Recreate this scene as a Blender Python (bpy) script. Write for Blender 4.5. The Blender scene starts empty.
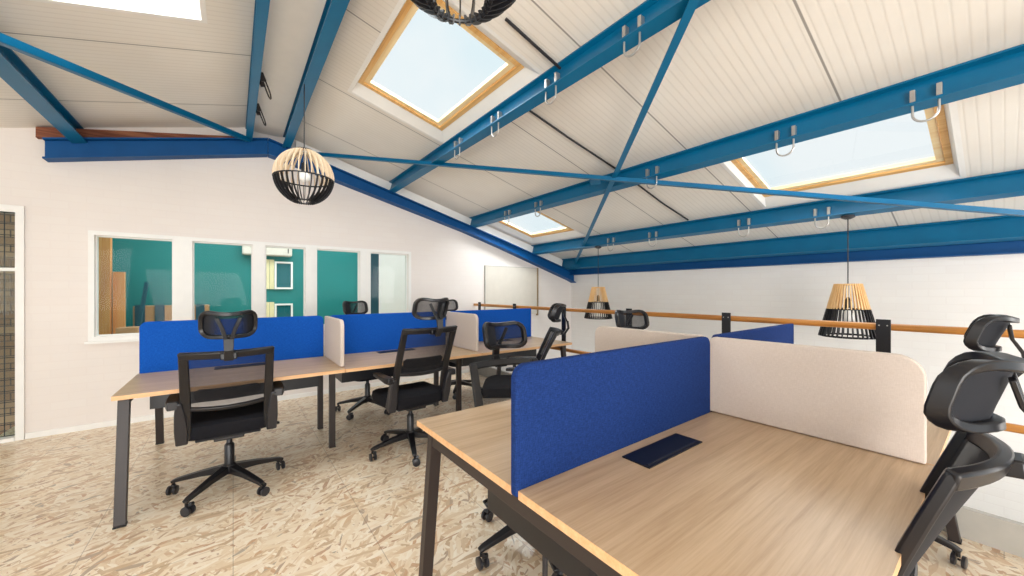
import bpy, bmesh, math, random
from mathutils import Vector, Matrix
random.seed(7)
C = bpy.context.scene.collection
PI = math.pi
H = 1.325                                   # eye height
SL = 0.268                                  # roof pitch (rise over run)
XR = 0.33                                   # ridge
ZR = 3.289
def roof(x): return ZR - SL * abs(x - XR)
YG = 5.3                                    # inner face of the gable wall
XE = 3.16                                   # edge of the mezzanine floor
XW = 5.5                                    # long wall beyond the void

# ------------------------------------------------------------------ materials
def lin(c):
    c = c / 255.0
    return c / 12.92 if c <= 0.04045 else ((c + 0.055) / 1.055) ** 2.4
def rgb(r, g, b): return (lin(r), lin(g), lin(b), 1)
def newmat(name):
    m = bpy.data.materials.new(name); m.use_nodes = True
    nt = m.node_tree; b = nt.nodes['Principled BSDF']
    return m, nt, b
def N(nt, t, **kw):
    n = nt.nodes.new(t)
    for k, v in kw.items(): setattr(n, k, v)
    return n
def coords(nt, scale=(1, 1, 1), rot=(0, 0, 0), swap=None):
    tc = N(nt, 'ShaderNodeTexCoord'); out = tc.outputs['Object']
    if swap:
        s = N(nt, 'ShaderNodeSeparateXYZ'); c = N(nt, 'ShaderNodeCombineXYZ')
        nt.links.new(out, s.inputs[0])
        for i, a in enumerate(swap): nt.links.new(s.outputs['XYZ'.index(a)], c.inputs[i])
        out = c.outputs[0]
    mp = N(nt, 'ShaderNodeMapping')
    mp.inputs['Scale'].default_value = scale; mp.inputs['Rotation'].default_value = rot
    nt.links.new(out, mp.inputs['Vector'])
    return mp.outputs[0]
def ramp(nt, fac, stops):
    r = N(nt, 'ShaderNodeValToRGB'); e = r.color_ramp.elements
    while len(e) > 1: e.remove(e[-1])
    e[0].position, e[0].color = stops[0]
    for p, c in stops[1:]:
        x = e.new(p); x.color = c
    nt.links.new(fac, r.inputs[0]); return r.outputs[0]
def mix(nt, fac, a, b, mode='MIX'):
    m = N(nt, 'ShaderNodeMix', data_type='RGBA', blend_type=mode)
    for i, v in ((0, fac), (6, a), (7, b)):
        if isinstance(v, (int, float, tuple)): m.inputs[i].default_value = v
        else: nt.links.new(v, m.inputs[i])
    return m.outputs[2]
def bump(nt, b, h, strength, dist=0.01):
    n = N(nt, 'ShaderNodeBump'); n.inputs['Strength'].default_value = strength; n.inputs['Distance'].default_value = dist
    nt.links.new(h, n.inputs['Height']); nt.links.new(n.outputs[0], b.inputs['Normal'])
def noise(nt, vec, scale, detail=4, rough=.55):
    n = N(nt, 'ShaderNodeTexNoise'); n.inputs['Scale'].default_value = scale
    n.inputs['Detail'].default_value = detail; n.inputs['Roughness'].default_value = rough
    nt.links.new(vec, n.inputs['Vector']); return n.outputs['Fac']
def plain(name, col, rough=.5, metal=0, var=.06, nscale=8, spec=.5):
    m, nt, b = newmat(name)
    f = noise(nt, coords(nt), nscale)
    d = tuple(max(0, c * (1 - var)) for c in col[:3]) + (1,)
    l = tuple(min(1, c * (1 + var)) for c in col[:3]) + (1,)
    nt.links.new(ramp(nt, f, [(.3, d), (.7, l)]), b.inputs['Base Color'])
    b.inputs['Roughness'].default_value = rough; b.inputs['Metallic'].default_value = metal
    b.inputs['Specular IOR Level'].default_value = spec
    return m
def brickwall(name, swap, c1, c2, mortar, bstr=.25, rough=.75, bw=.225, bh=.075):
    m, nt, b = newmat(name)
    v = coords(nt, swap=swap)
    t = N(nt, 'ShaderNodeTexBrick'); nt.links.new(v, t.inputs['Vector'])
    t.inputs['Scale'].default_value = 1; t.inputs['Brick Width'].default_value = bw; t.inputs['Row Height'].default_value = bh
    t.inputs['Mortar Size'].default_value = .006; t.inputs['Mortar Smooth'].default_value = .4
    t.inputs['Color1'].default_value = c1; t.inputs['Color2'].default_value = c2; t.inputs['Mortar'].default_value = mortar
    nz = noise(nt, v, 3)
    col = mix(nt, .12, t.outputs['Color'], ramp(nt, nz, [(.3, tuple(x * .85 for x in c1[:3]) + (1,)), (.7, c2)]))
    nt.links.new(col, b.inputs['Base Color']); b.inputs['Roughness'].default_value = rough
    mm = N(nt, 'ShaderNodeMath', operation='SUBTRACT'); mm.inputs[0].default_value = 1
    nt.links.new(t.outputs['Fac'], mm.inputs[1])
    n2 = noise(nt, v, 40); ad = N(nt, 'ShaderNodeMath', operation='ADD'); nt.links.new(mm.outputs[0], ad.inputs[0])
    ms = N(nt, 'ShaderNodeMath', operation='MULTIPLY'); ms.inputs[1].default_value = .5; nt.links.new(n2, ms.inputs[0]); nt.links.new(ms.outputs[0], ad.inputs[1])
    bump(nt, b, ad.outputs[0], bstr, .006)
    return m
def osb(name):
    m, nt, b = newmat(name)
    base = coords(nt)
    wob = N(nt, 'ShaderNodeTexNoise'); wob.inputs['Scale'].default_value = 5; nt.links.new(base, wob.inputs['Vector'])
    ws = N(nt, 'ShaderNodeVectorMath', operation='SCALE'); ws.inputs['Scale'].default_value = .05; nt.links.new(wob.outputs['Color'], ws.inputs[0])
    wa = N(nt, 'ShaderNodeVectorMath', operation='ADD'); nt.links.new(base, wa.inputs[0]); nt.links.new(ws.outputs[0], wa.inputs[1])
    cur = None; hcur = None
    stops = [(0, rgb(176, 138, 98)), (.1, rgb(204, 170, 130)), (.25, rgb(232, 208, 176)), (.5, rgb(245, 228, 203)), (.75, rgb(253, 243, 226)), (.86, rgb(224, 196, 158)), (.93, rgb(196, 142, 94)), (.97, rgb(166, 112, 74)), (1, rgb(150, 138, 124))]
    for i, (ang, sx, sy, thr) in enumerate([(.3, 8, 38, 0), (1.45, 9, 45, .5), (-.65, 8, 47, .6), (.95, 10, 55, .68), (2.1, 9, 58, .74), (2.75, 11, 50, .78), (.05, 8, 42, .82)]):
        mp = N(nt, 'ShaderNodeMapping'); mp.vector_type = 'POINT'
        mp.inputs['Rotation'].default_value = (0, 0, ang); mp.inputs['Location'].default_value = (i * 1.7, i * 2.3, 0)
        nt.links.new(wa.outputs[0], mp.inputs['Vector'])
        mp2 = N(nt, 'ShaderNodeMapping'); mp2.inputs['Scale'].default_value = (sx, sy, 0); nt.links.new(mp.outputs[0], mp2.inputs['Vector'])
        vo = N(nt, 'ShaderNodeTexVoronoi'); vo.inputs['Scale'].default_value = 1; nt.links.new(mp2.outputs[0], vo.inputs['Vector'])
        sep = N(nt, 'ShaderNodeSeparateColor'); nt.links.new(vo.outputs['Color'], sep.inputs[0])
        col = ramp(nt, sep.outputs[0], stops)
        gr = noise(nt, mp2.outputs[0], 2.5, 3)
        col = mix(nt, .35, col, mix(nt, gr, rgb(206, 174, 136), rgb(253, 242, 222)))
        if cur is None: cur = col; hcur = sep.outputs[2]
        else:
            gt = N(nt, 'ShaderNodeMath', operation='GREATER_THAN'); gt.inputs[1].default_value = thr; nt.links.new(sep.outputs[1], gt.inputs[0])
            cur = mix(nt, gt.outputs[0], cur, col)
            mh = N(nt, 'ShaderNodeMix'); nt.links.new(gt.outputs[0], mh.inputs[0]); nt.links.new(hcur, mh.inputs[2]); nt.links.new(sep.outputs[2], mh.inputs[3]); hcur = mh.outputs[0]
    # board joints, 1.22 m boards laid along Y
    t = N(nt, 'ShaderNodeTexBrick'); nt.links.new(coords(nt, swap='YXZ'), t.inputs['Vector'])
    t.inputs['Scale'].default_value = 1; t.inputs['Brick Width'].default_value = 2.44; t.inputs['Row Height'].default_value = .61
    t.inputs['Mortar Size'].default_value = .0018; t.inputs['Mortar Smooth'].default_value = 0
    cur = mix(nt, mix(nt, .45, (0, 0, 0, 1), t.outputs['Fac']), cur, rgb(120, 92, 70))
    nt.links.new(cur, b.inputs['Base Color'])
    b.inputs['Roughness'].default_value = .28; b.inputs['Specular IOR Level'].default_value = .45
    bump(nt, b, hcur, .12, .004)
    return m
def wood(name, dark, mid, light, rough=.45, sc=1.0, axis='X'):
    m, nt, b = newmat(name)
    s = {'X': (.9, 24, 24), 'Y': (16, .7, 16), 'Z': (16, 16, .7)}[axis]
    v = coords(nt, scale=tuple(a * sc for a in s))
    a = noise(nt, v, 1.5, 6, .6)
    v2 = coords(nt, scale=tuple(x * sc * 5 for x in s)); a2 = noise(nt, v2, 1.5, 3)
    col = ramp(nt, a, [(.3, dark), (.48, mid), (.7, light)])
    col = mix(nt, .25, col, ramp(nt, a2, [(.35, dark), (.65, light)]))
    nt.links.new(col, b.inputs['Base Color']); b.inputs['Roughness'].default_value = rough
    bump(nt, b, a2, .04, .002)
    return m
def fabric(name, c1, c2, rough=.9):
    m, nt, b = newmat(name)
    v = coords(nt)
    a = noise(nt, coords(nt, scale=(60, 60, 420)), 1, 2); c = noise(nt, coords(nt, scale=(420, 420, 60)), 1, 2)
    mm = N(nt, 'ShaderNodeMath', operation='MULTIPLY'); nt.links.new(a, mm.inputs[0]); nt.links.new(c, mm.inputs[1])
    nt.links.new(ramp(nt, mm.outputs[0], [(.12, c1), (.4, c2)]), b.inputs['Base Color'])
    b.inputs['Roughness'].default_value = rough; b.inputs['Specular IOR Level'].default_value = .15
    bump(nt, b, mm.outputs[0], .2, .002)
    return m
def ceiling_mat(name):
    m, nt, b = newmat(name)
    tc = N(nt, 'ShaderNodeTexCoord'); s = N(nt, 'ShaderNodeSeparateXYZ'); nt.links.new(tc.outputs['Object'], s.inputs[0])
    def frac(mult, off):
        a = N(nt, 'ShaderNodeMath', operation='MULTIPLY_ADD'); a.inputs[1].default_value = mult; a.inputs[2].default_value = off
        nt.links.new(s.outputs['Y'], a.inputs[0])
        f = N(nt, 'ShaderNodeMath', operation='FRACT'); nt.links.new(a.outputs[0], f.inputs[0]); return f.outputs[0]
    seam = ramp(nt, frac(1 / 1.01, -.1238), [(0, (0, 0, 0, 1)), (.4925, (0, 0, 0, 1)), (.4955, (1, 1, 1, 1)), (.5045, (1, 1, 1, 1)), (.5075, (0, 0, 0, 1))])
    rib = ramp(nt, frac(1 / .0505, 0), [(0, (0, 0, 0, 1)), (.16, (1, 1, 1, 1)), (.84, (1, 1, 1, 1)), (1, (0, 0, 0, 1))])
    nz = noise(nt, tc.outputs['Object'], 1.3, 4)
    base = ramp(nt, nz, [(.3, rgb(232, 226, 217)), (.7, rgb(240, 235, 227))])
    base = mix(nt, rib, mix(nt, .2, base, rgb(180, 172, 161)), base)
    base = mix(nt, mix(nt, .75, (0, 0, 0, 1), seam), base, rgb(112, 106, 100))
    nt.links.new(base, b.inputs['Base Color']); b.inputs['Roughness'].default_value = .5
    bump(nt, b, rib, .15, .004)
    return m
def meshfab(name, col, alpha):
    m, nt, b = newmat(name)
    tr = N(nt, 'ShaderNodeBsdfTransparent'); mx = N(nt, 'ShaderNodeMixShader')
    f = noise(nt, coords(nt), 30, 2)
    mr = N(nt, 'ShaderNodeMapRange'); mr.inputs['To Min'].default_value = alpha - .05; mr.inputs['To Max'].default_value = alpha + .05
    lw = N(nt, 'ShaderNodeLayerWeight'); lw.inputs[0].default_value = .5
    ma = N(nt, 'ShaderNodeMath', operation='MULTIPLY_ADD', use_clamp=True); ma.inputs[1].default_value = 1.1
    nt.links.new(lw.outputs['Facing'], ma.inputs[0]); nt.links.new(mr.outputs[0], ma.inputs[2])
    nt.links.new(f, mr.inputs[0]); nt.links.new(ma.outputs[0], mx.inputs[0])
    b.inputs['Base Color'].default_value = col; b.inputs['Roughness'].default_value = .8
    nt.links.new(tr.outputs[0], mx.inputs[1]); nt.links.new(b.outputs[0], mx.inputs[2])
    nt.links.new(mx.outputs[0], nt.nodes['Material Output'].inputs[0])
    return m
def glass(name, tint, refl=1.0):
    m, nt, b = newmat(name)
    tr = N(nt, 'ShaderNodeBsdfTransparent'); tr.inputs[0].default_value = tint
    gl = N(nt, 'ShaderNodeBsdfGlossy'); gl.inputs['Roughness'].default_value = .01
    fr = N(nt, 'ShaderNodeFresnel'); fr.inputs['IOR'].default_value = 1.5
    mu = N(nt, 'ShaderNodeMath', operation='MULTIPLY'); mu.inputs[1].default_value = refl; nt.links.new(fr.outputs[0], mu.inputs[0])
    mx = N(nt, 'ShaderNodeMixShader'); nt.links.new(mu.outputs[0], mx.inputs[0])
    nt.links.new(tr.outputs[0], mx.inputs[1]); nt.links.new(gl.outputs[0], mx.inputs[2])
    nt.links.new(mx.outputs[0], nt.nodes['Material Output'].inputs[0])
    return m

M = {}
M['wall_g'] = brickwall('white_painted_gable', 'XZY', rgb(235, 226, 220), rgb(236, 228, 222), rgb(234, 225, 219), .04)
M['wall_l'] = brickwall('white_painted_brick', 'YZX', rgb(239, 234, 229), rgb(241, 237, 232), rgb(238, 233, 228), .16)
M['ceil'] = ceiling_mat('ribbed_roof_panel')
M['osb'] = osb('oriented_strand_board')
M['white'] = plain('white_paint', rgb(240, 238, 234), .45, var=.02)
M['blue'] = plain('blue_beam_paint', rgb(0, 100, 142), .34, var=.07, nscale=5, spec=.35)
M['dkblue'] = plain('dark_blue_beam_paint', rgb(0, 76, 134), .5, var=.08, nscale=5, spec=.25)
M['oak'] = wood('oak_laminate', rgb(170, 140, 107), rgb(191, 162, 129), rgb(206, 179, 148), .36)
M['oakedge'] = wood('oak_edge_band', rgb(206, 156, 108), rgb(222, 174, 126), rgb(234, 192, 146), .5)
M['pine'] = wood('golden_pine', rgb(206, 150, 80), rgb(230, 180, 108), rgb(244, 204, 138), .4, axis='Y')
M['pinelit'] = wood('lit_pine', rgb(236, 200, 140), rgb(246, 220, 168), rgb(252, 234, 194), .4, axis='Y')  # pine with the light falling on the sash put into its colour
M['pinex'] = wood('golden_pine_cross', rgb(206, 150, 80), rgb(230, 180, 108), rgb(244, 204, 138), .4)
M['rail'] = wood('varnished_handrail', rgb(150, 92, 34), rgb(188, 124, 54), rgb(206, 146, 76), .35, axis='Y')
M['slat'] = wood('lamp_slat_wood', rgb(214, 166, 106), rgb(232, 190, 132), rgb(244, 212, 160), .5, axis='Z')
M['slatpale'] = wood('pale_lamp_slat_wood', rgb(226, 196, 160), rgb(240, 218, 188), rgb(248, 232, 208), .5, axis='Z')
M['black'] = plain('black_plastic', rgb(21, 20, 24), .34, var=.15, nscale=14)
M['blacksoft'] = plain('black_seat_fabric', rgb(22, 22, 27), .85, var=.2, nscale=60, spec=.2)
M['blackgrey'] = plain('charcoal_plastic', rgb(40, 39, 44), .28, var=.1, nscale=14)
M['mesh'] = meshfab('black_chair_mesh', rgb(20, 20, 26), .28)
M['meshlight'] = meshfab('headrest_mesh', rgb(20, 22, 30), .62)
M['brown'] = plain('dark_brown_steel', rgb(44, 35, 33), .45, var=.08)
M['dark'] = plain('black_power_unit', rgb(14, 15, 22), .35, var=.1)
M['navy'] = fabric('navy_screen_fabric', rgb(17, 38, 88), rgb(31, 60, 120))
M['royal'] = fabric('royal_screen_fabric', rgb(9, 68, 156), rgb(24, 92, 186))
M['grey'] = fabric('light_grey_screen_fabric', rgb(198, 184, 173), rgb(209, 196, 186))
M['steel'] = plain('galvanised_steel', rgb(190, 186, 182), .35, metal=.8, var=.1)
M['cable'] = plain('black_cable', rgb(34, 32, 36), .5)
M['kick'] = plain('grey_kick_board', rgb(176, 172, 164), .6)
M['rust'] = wood('old_brown_timber', rgb(76, 40, 28), rgb(128, 66, 44), rgb(168, 112, 78), .8)
M['skyglass'] = glass('skylight_glass', (.50, .525, .53, 1), .04)
M['pane'] = glass('partition_glass', (.9, .97, .96, 1), .2)
M['teal'] = plain('teal_wall_paint', rgb(14, 122, 120), .6, var=.08, nscale=1.5)
M['teald'] = plain('dark_teal', rgb(12, 70, 84), .6)
M['orange'] = wood('orange_pine', rgb(196, 120, 58), rgb(224, 152, 84), rgb(240, 182, 112), .5, axis='Z')
M['cream'] = plain('cream_paint', rgb(236, 224, 178), .6)
M['beige'] = plain('beige_board', rgb(216, 208, 196), .7, var=.03)
M['bulb'] = plain('opal_bulb', rgb(250, 248, 244), .25, var=.01)
M['obrick'] = brickwall('outside_brick', 'XZY', rgb(176, 146, 116), rgb(140, 108, 84), rgb(96, 84, 78), .5)
M['box'] = plain('brown_carton', rgb(186, 142, 100), .8)
M['edge'] = plain('olive_brown_edge', rgb(150, 128, 98), .6)
M['glassdk'] = plain('dark_teal_glass', rgb(16, 96, 104), .15)

# ------------------------------------------------------------------ mesh helpers
def box(bm, x0, x1, y0, y1, z0, z1):
    vs = [bm.verts.new((x, y, z)) for x in (x0, x1) for y in (y0, y1) for z in (z0, z1)]
    for f in ((0, 1, 3, 2), (4, 6, 7, 5), (0, 4, 5, 1), (2, 3, 7, 6), (0, 2, 6, 4), (1, 5, 7, 3)): bm.faces.new([vs[i] for i in f])
def prism(bm, poly, ax, a, b):
    """extrude a 2-D polygon along axis ax from a to b"""
    def pt(p, t): return {'x': (t, p[0], p[1]), 'y': (p[0], t, p[1]), 'z': (p[0], p[1], t)}[ax]
    A = [bm.verts.new(pt(p, a)) for p in poly]; B = [bm.verts.new(pt(p, b)) for p in poly]
    n = len(poly); bm.faces.new(A); bm.faces.new(B[::-1])
    for i in range(n): bm.faces.new((A[i], B[i], B[(i + 1) % n], A[(i + 1) % n]))
def rrect(x0, x1, y0, y1, r, n=7):
    """rounded rectangle; r = (bl, br, tr, tl)"""
    if not isinstance(r, tuple): r = (r,) * 4
    pts = []
    for (cx, cy, sx, sy, a0, rr) in ((x0, y0, 1, 1, PI, r[0]), (x1, y0, -1, 1, 1.5 * PI, r[1]), (x1, y1, -1, -1, 0, r[2]), (x0, y1, 1, -1, .5 * PI, r[3])):
        if rr <= 0: pts.append((cx, cy)); continue
        for k in range(n + 1):
            a = a0 + .5 * PI * k / n
            pts.append((cx + sx * rr + rr * math.cos(a), cy + sy * rr + rr * math.sin(a)))
    return pts
def loft(bm, rings, closed=False, caps=True):
    R = [[bm.verts.new(p) for p in r] for r in rings]
    n = len(R[0]); m = len(R)
    for i in range(m if closed else m - 1):
        a, b = R[i], R[(i + 1) % m]
        for j in range(n): bm.faces.new((a[j], a[(j + 1) % n], b[(j + 1) % n], b[j]))
    if caps and not closed: bm.faces.new(R[0][::-1]); bm.faces.new(R[-1])
def tube(bm, pts, r, n=10, closed=False):
    P = [Vector(p) for p in pts]; rings = []; m = len(P)
    rad = r if isinstance(r, (list, tuple)) else [r] * m
    nrm = None
    for i, p in enumerate(P):
        if closed: t = P[(i + 1) % m] - P[i - 1]
        else: t = P[min(i + 1, m - 1)] - P[max(i - 1, 0)]
        t.normalize()
        if nrm is None: nrm = t.orthogonal().normalized()
        nrm = (nrm - t * nrm.dot(t)).normalized(); bn = t.cross(nrm)
        rings.append([p + (nrm * math.cos(2 * PI * k / n) + bn * math.sin(2 * PI * k / n)) * rad[i] for k in range(n)])
    loft(bm, rings, closed)
def sweep(bm, pts, up=(1, 0, 0), closed=False):
    """rectangular section along pts [(x,y,z,w,t)]: w measured along `up`, t across"""
    P = [Vector(p[:3]) for p in pts]; m = len(P); rings = []; U = Vector(up)
    for i, p in enumerate(P):
        if closed: t = P[(i + 1) % m] - P[i - 1]
        else: t = P[min(i + 1, m - 1)] - P[max(i - 1, 0)]
        t.normalize(); s = (U - t * U.dot(t)).normalized(); n = t.cross(s)
        w, h = pts[i][3] / 2, pts[i][4] / 2
        rings.append([p + s * w + n * h, p - s * w + n * h, p - s * w - n * h, p + s * w - n * h])
    loft(bm, rings, closed)
def bar(bm, p, q, w, h, up=(0, 0, 1)): sweep(bm, [tuple(p) + (h, w), tuple(q) + (h, w)], up)
def lathe(bm, prof, n=24, c=(0, 0, 0)):
    rings = [[(c[0] + r * math.cos(2 * PI * k / n), c[1] + r * math.sin(2 * PI * k / n), c[2] + z) for k in range(n)] for r, z in prof]
    loft(bm, rings)
def obj(name, bm, mat, parent=None, smooth=False, bev=0, seg=2, loc=None):
    bmesh.ops.recalc_face_normals(bm, faces=bm.faces[:])
    me = bpy.data.meshes.new(name); bm.to_mesh(me); bm.free()
    me.materials.append(mat)
    if smooth:
        for p in me.polygons: p.use_smooth = True
        me.set_sharp_from_angle(angle=math.radians(40))
    o = bpy.data.objects.new(name, me); C.objects.link(o)
    if parent: o.parent = parent
    if loc: o.location = loc
    if bev:
        b = o.modifiers.new('bevel', 'BEVEL'); b.width = bev; b.segments = seg; b.limit_method = 'ANGLE'; b.angle_limit = math.radians(35)
    return o
B = bmesh.new
def tag(o, label, cat, group=None, kind=None):
    o['label'] = label; o['category'] = cat
    if group: o['group'] = group
    if kind: o['kind'] = kind
    return o
def thing(name, label, cat, loc=(0, 0, 0), rz=0, group=None, kind=None):
    o = bpy.data.objects.new(name, None); C.objects.link(o); o.empty_display_size = .1
    o.location = loc; o.rotation_euler = (0, 0, rz)
    return tag(o, label, cat, group, kind)
def struct(name, bm, mat, parent=None, **kw):
    o = obj(name, bm, mat, parent, **kw)
    if not parent: o['kind'] = 'structure'
    return o
def copy_tree(o, parent=None):
    c = o.copy(); C.objects.link(c)
    if parent: c.parent = parent
    for ch in list(o.children): copy_tree(ch, c)
    return c

# ------------------------------------------------------------------ room shell
bm = B(); box(bm, -5, XE, -5, YG + .12, -.08, 0); struct('floor', bm, M['osb'])
bm = B(); box(bm, -6, XW + .2, -5, YG + .2, -2.85, -2.75); struct('floor_below', bm, M['kick'])

# gable wall, with its five window openings, the door opening and the void below the mezzanine
WIN = [(-1.072, -.508), (-.353, .184), (.307, .728), (.854, 1.386), (1.525, 2.068)]
WZ0, WZ1 = .888, 1.874
DX0, DX1, DZ1 = -2.62, -1.547, 2.03
bm = B()
cuts = [-4.6, DX0, DX1] + [x for w in WIN for x in w] + [XW + .2]
for a, b in zip(cuts[:-1], cuts[1:]):
    mid = [x for x in (XR,) if a < x < b]
    def top(z0):
        prism(bm, [(a, z0), (b, z0), (b, roof(b) + .02)] + [(x, roof(x) + .02) for x in mid] + [(a, roof(a) + .02)], 'y', YG, YG + .12)
    if (a, b) == (DX0, DX1):
        box(bm, a, b, YG, YG + .12, -2.8, 0); top(DZ1)
    elif (a, b) in WIN:
        box(bm, a, b, YG, YG + .12, -2.8, WZ0); top(WZ1)
    else: top(-2.8)
struct('wall_far', bm, M['wall_g'])
bm = B(); box(bm, XW, XW + .15, -5, YG, -2.8, roof(XW) + .05); struct('wall_right', bm, M['wall_l'])

# sloping ribbed ceiling, with the skylight openings cut out
def slope_pts(side, y0, y1, x0, x1, holes):
    xs = sorted({x0, x1} | {v for h in holes for v in h[:2]}); ys = sorted({y0, y1} | {v for h in holes for v in h[2:]})
    out = []
    for xa, xb in zip(xs[:-1], xs[1:]):
        for ya, yb in zip(ys[:-1], ys[1:]):
            cx, cy = (xa + xb) / 2, (ya + yb) / 2
            if any(h[0] < cx < h[1] and h[2] < cy < h[3] for h in holes): continue
            out.append((xa, xb, ya, yb))
    return out
SKY = [(.86, 1.785, 2.02, 3.57), (3.26, 4.40, .20, 1.48), (3.26, 4.37, 3.93, 5.17), (-1.12, -.17, 1.85, 3.25)]
bm = B()
for cells in (slope_pts(1, -5, YG + .05, XR, XW + .1, SKY[:3]), slope_pts(-1, -5, YG + .05, -5, XR, SKY[3:])):
    for xa, xb, ya, yb in cells:
        prism(bm, [(xa, roof(xa)), (xb, roof(xb)), (xb, roof(xb) + .07), (xa, roof(xa) + .07)], 'y', ya, yb)
bmesh.ops.remove_doubles(bm, verts=bm.verts[:], dist=1e-4)
struct('ceiling', bm, M['ceil'])

def skylight(i, h, label, mx=.03, mn=.12, up=.055, ml=.085):
    """roof window: white lining board, golden pine frame and sash, glass"""
    x0, x1, y0, y1 = h
    t = thing('window_%d' % i, label, 'skylight', ((x0 + x1) / 2, (y0 + y1) / 2, roof((x0 + x1) / 2)), kind='structure')
    ox, oy, oz = t.location
    sgn = 1 if x0 > XR else -1
    # frame rectangle, smaller than the ceiling opening; the low side keeps the wide lining
    if sgn > 0: fx0, fx1 = x0 + mx, x1 - ml
    else: fx0, fx1 = x0 + ml, x1 - mx
    fy0, fy1 = y0 + (.1 if mn > .1 else .03), y1 - mn
    def P(x, y, d): return (x - ox, y - oy, roof(x) + d - oz)
    bm = B()
    o = [(x0, y0), (x1, y0), (x1, y1), (x0, y1)]; f = [(fx0, fy0), (fx1, fy0), (fx1, fy1), (fx0, fy1)]
    ov = [bm.verts.new(P(*p, -.004)) for p in o]; fv = [bm.verts.new(P(*p, up)) for p in f]; gv = [bm.verts.new(P(*p, up + .08)) for p in o]; hv = [bm.verts.new(P(*p, -.004)) for p in [(x0 - .03, y0 - .03), (x1 + .03, y0 - .03), (x1 + .03, y1 + .03), (x0 - .03, y1 + .03)]]
    for k in range(4):
        j = (k + 1) % 4
        bm.faces.new((ov[k], ov[j], fv[j], fv[k])); bm.faces.new((fv[k], fv[j], gv[j], gv[k])); bm.faces.new((hv[k], hv[j], ov[j], ov[k]))
    obj('window_lining', bm, M['white'], t)
    def ring(bm, a, b, d0, d1):
        # rectangular ring from inset a to inset b, between heights d0 and d1
        R = [(fx0, fx1, fy0, fy1)]
        q = lambda s: [(fx0 + s, fy0 + s), (fx1 - s, fy0 + s), (fx1 - s, fy1 - s), (fx0 + s, fy1 - s)]
        A0 = [bm.verts.new(P(*p, d0)) for p in q(a)]; B0 = [bm.verts.new(P(*p, d0)) for p in q(b)]
        A1 = [bm.verts.new(P(*p, d1)) for p in q(a)]; B1 = [bm.verts.new(P(*p, d1)) for p in q(b)]
        for k in range(4):
            j = (k + 1) % 4
            bm.faces.new((A0[k], A0[j], B0[j], B0[k])); bm.faces.new((A1[k], A1[j], B1[j], B1[k]))
            bm.faces.new((A0[k], A0[j], A1[j], A1[k])); bm.faces.new((B0[k], B0[j], B1[j], B1[k]))
    bm = B(); ring(bm, -.004, .034, up - .01, up + .045); obj('window_frame', bm, M['pine'], t)
    bm = B(); ring(bm, .038, .078, up + .002, up + .03); s = obj('sash', bm, M['pinelit'], t)
    bm = B()
    v = [bm.verts.new(P(*p, up + .034)) for p in [(fx0 + .07, fy0 + .07), (fx1 - .07, fy0 + .07), (fx1 - .07, fy1 - .07), (fx0 + .07, fy1 - .07)]]
    bm.faces.new(v); obj('pane', bm, M['skyglass'], s)
    return t
skylight(1, SKY[0], 'large skylight with golden pine frame between the ridge beam and first purlin')
skylight(2, SKY[1], 'skylight with golden pine frame on the right, between the two middle purlins near the camera', mn=.03, ml=.125)
skylight(3, SKY[2], 'small distant skylight with golden pine frame in the corner by the gable wall', ml=.12)
skylight(4, SKY[3], 'bright skylight in the left roof slope', mn=.02, up=.28)

# ------------------------------------------------------------------ gable windows, door, trims
bm = B()
fx0, fx1, fz0, fz1 = -1.11, 2.105, .845, 1.912
for i, (a, b) in enumerate(WIN):
    t = thing('window_%d' % (5 + i), ['left end window pane of the row in the gable wall, showing an orange door post', 'second window of the gable row, a plain teal view behind glass',
        'middle window of the gable row with white framed windows on the teal wall behind', 'fourth window of the gable row with bright light on teal wall', 'right end window of the gable row with white wall behind'][i],
        'window', ((a + b) / 2, YG, WZ0), kind='structure')
    ox = t.location.x
    # white frame board around the opening, flush boards overlapping the wall face
    la = a - ((a - WIN[i - 1][1]) / 2 if i else .04); rb = b + ((WIN[i + 1][0] - b) / 2 if i < 4 else .04)
    bm = B()
    box(bm, la - ox, rb - ox, -.018, 0, WZ1 - WZ0, WZ1 - WZ0 + .04)
    box(bm, la - ox, rb - ox, -.018, 0, -.045, 0)
    box(bm, la - ox, a - ox, -.018, 0, 0, WZ1 - WZ0); box(bm, b - ox, rb - ox, -.018, 0, 0, WZ1 - WZ0)
    obj('window_frame', bm, M['white'], t)
    bm = B(); w = .012
    for (x0, x1, z0, z1) in ((a, b, 0, w), (a, b, WZ1 - WZ0 - w, WZ1 - WZ0), (a, a + w, w, WZ1 - WZ0 - w), (b - w, b, w, WZ1 - WZ0 - w)):
        box(bm, x0 - ox, x1 - ox, .03, .075, z0, z1)
    obj('glazing_bead', bm, M['white'], t)
    bm = B(); vs = [bm.verts.new(p) for p in ((a - ox, .05, 0), (b - ox, .05, 0), (b - ox, .05, WZ1 - WZ0), (a - ox, .05, WZ1 - WZ0))]; bm.faces.new(vs)
    obj('pane', bm, M['pane'], t)
bm = B(); box(bm, fx0 - .02, fx1 + .02, YG - .045, YG, fz0 - .022, fz0 - .001); struct('trim_1', bm, M['white'])

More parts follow.
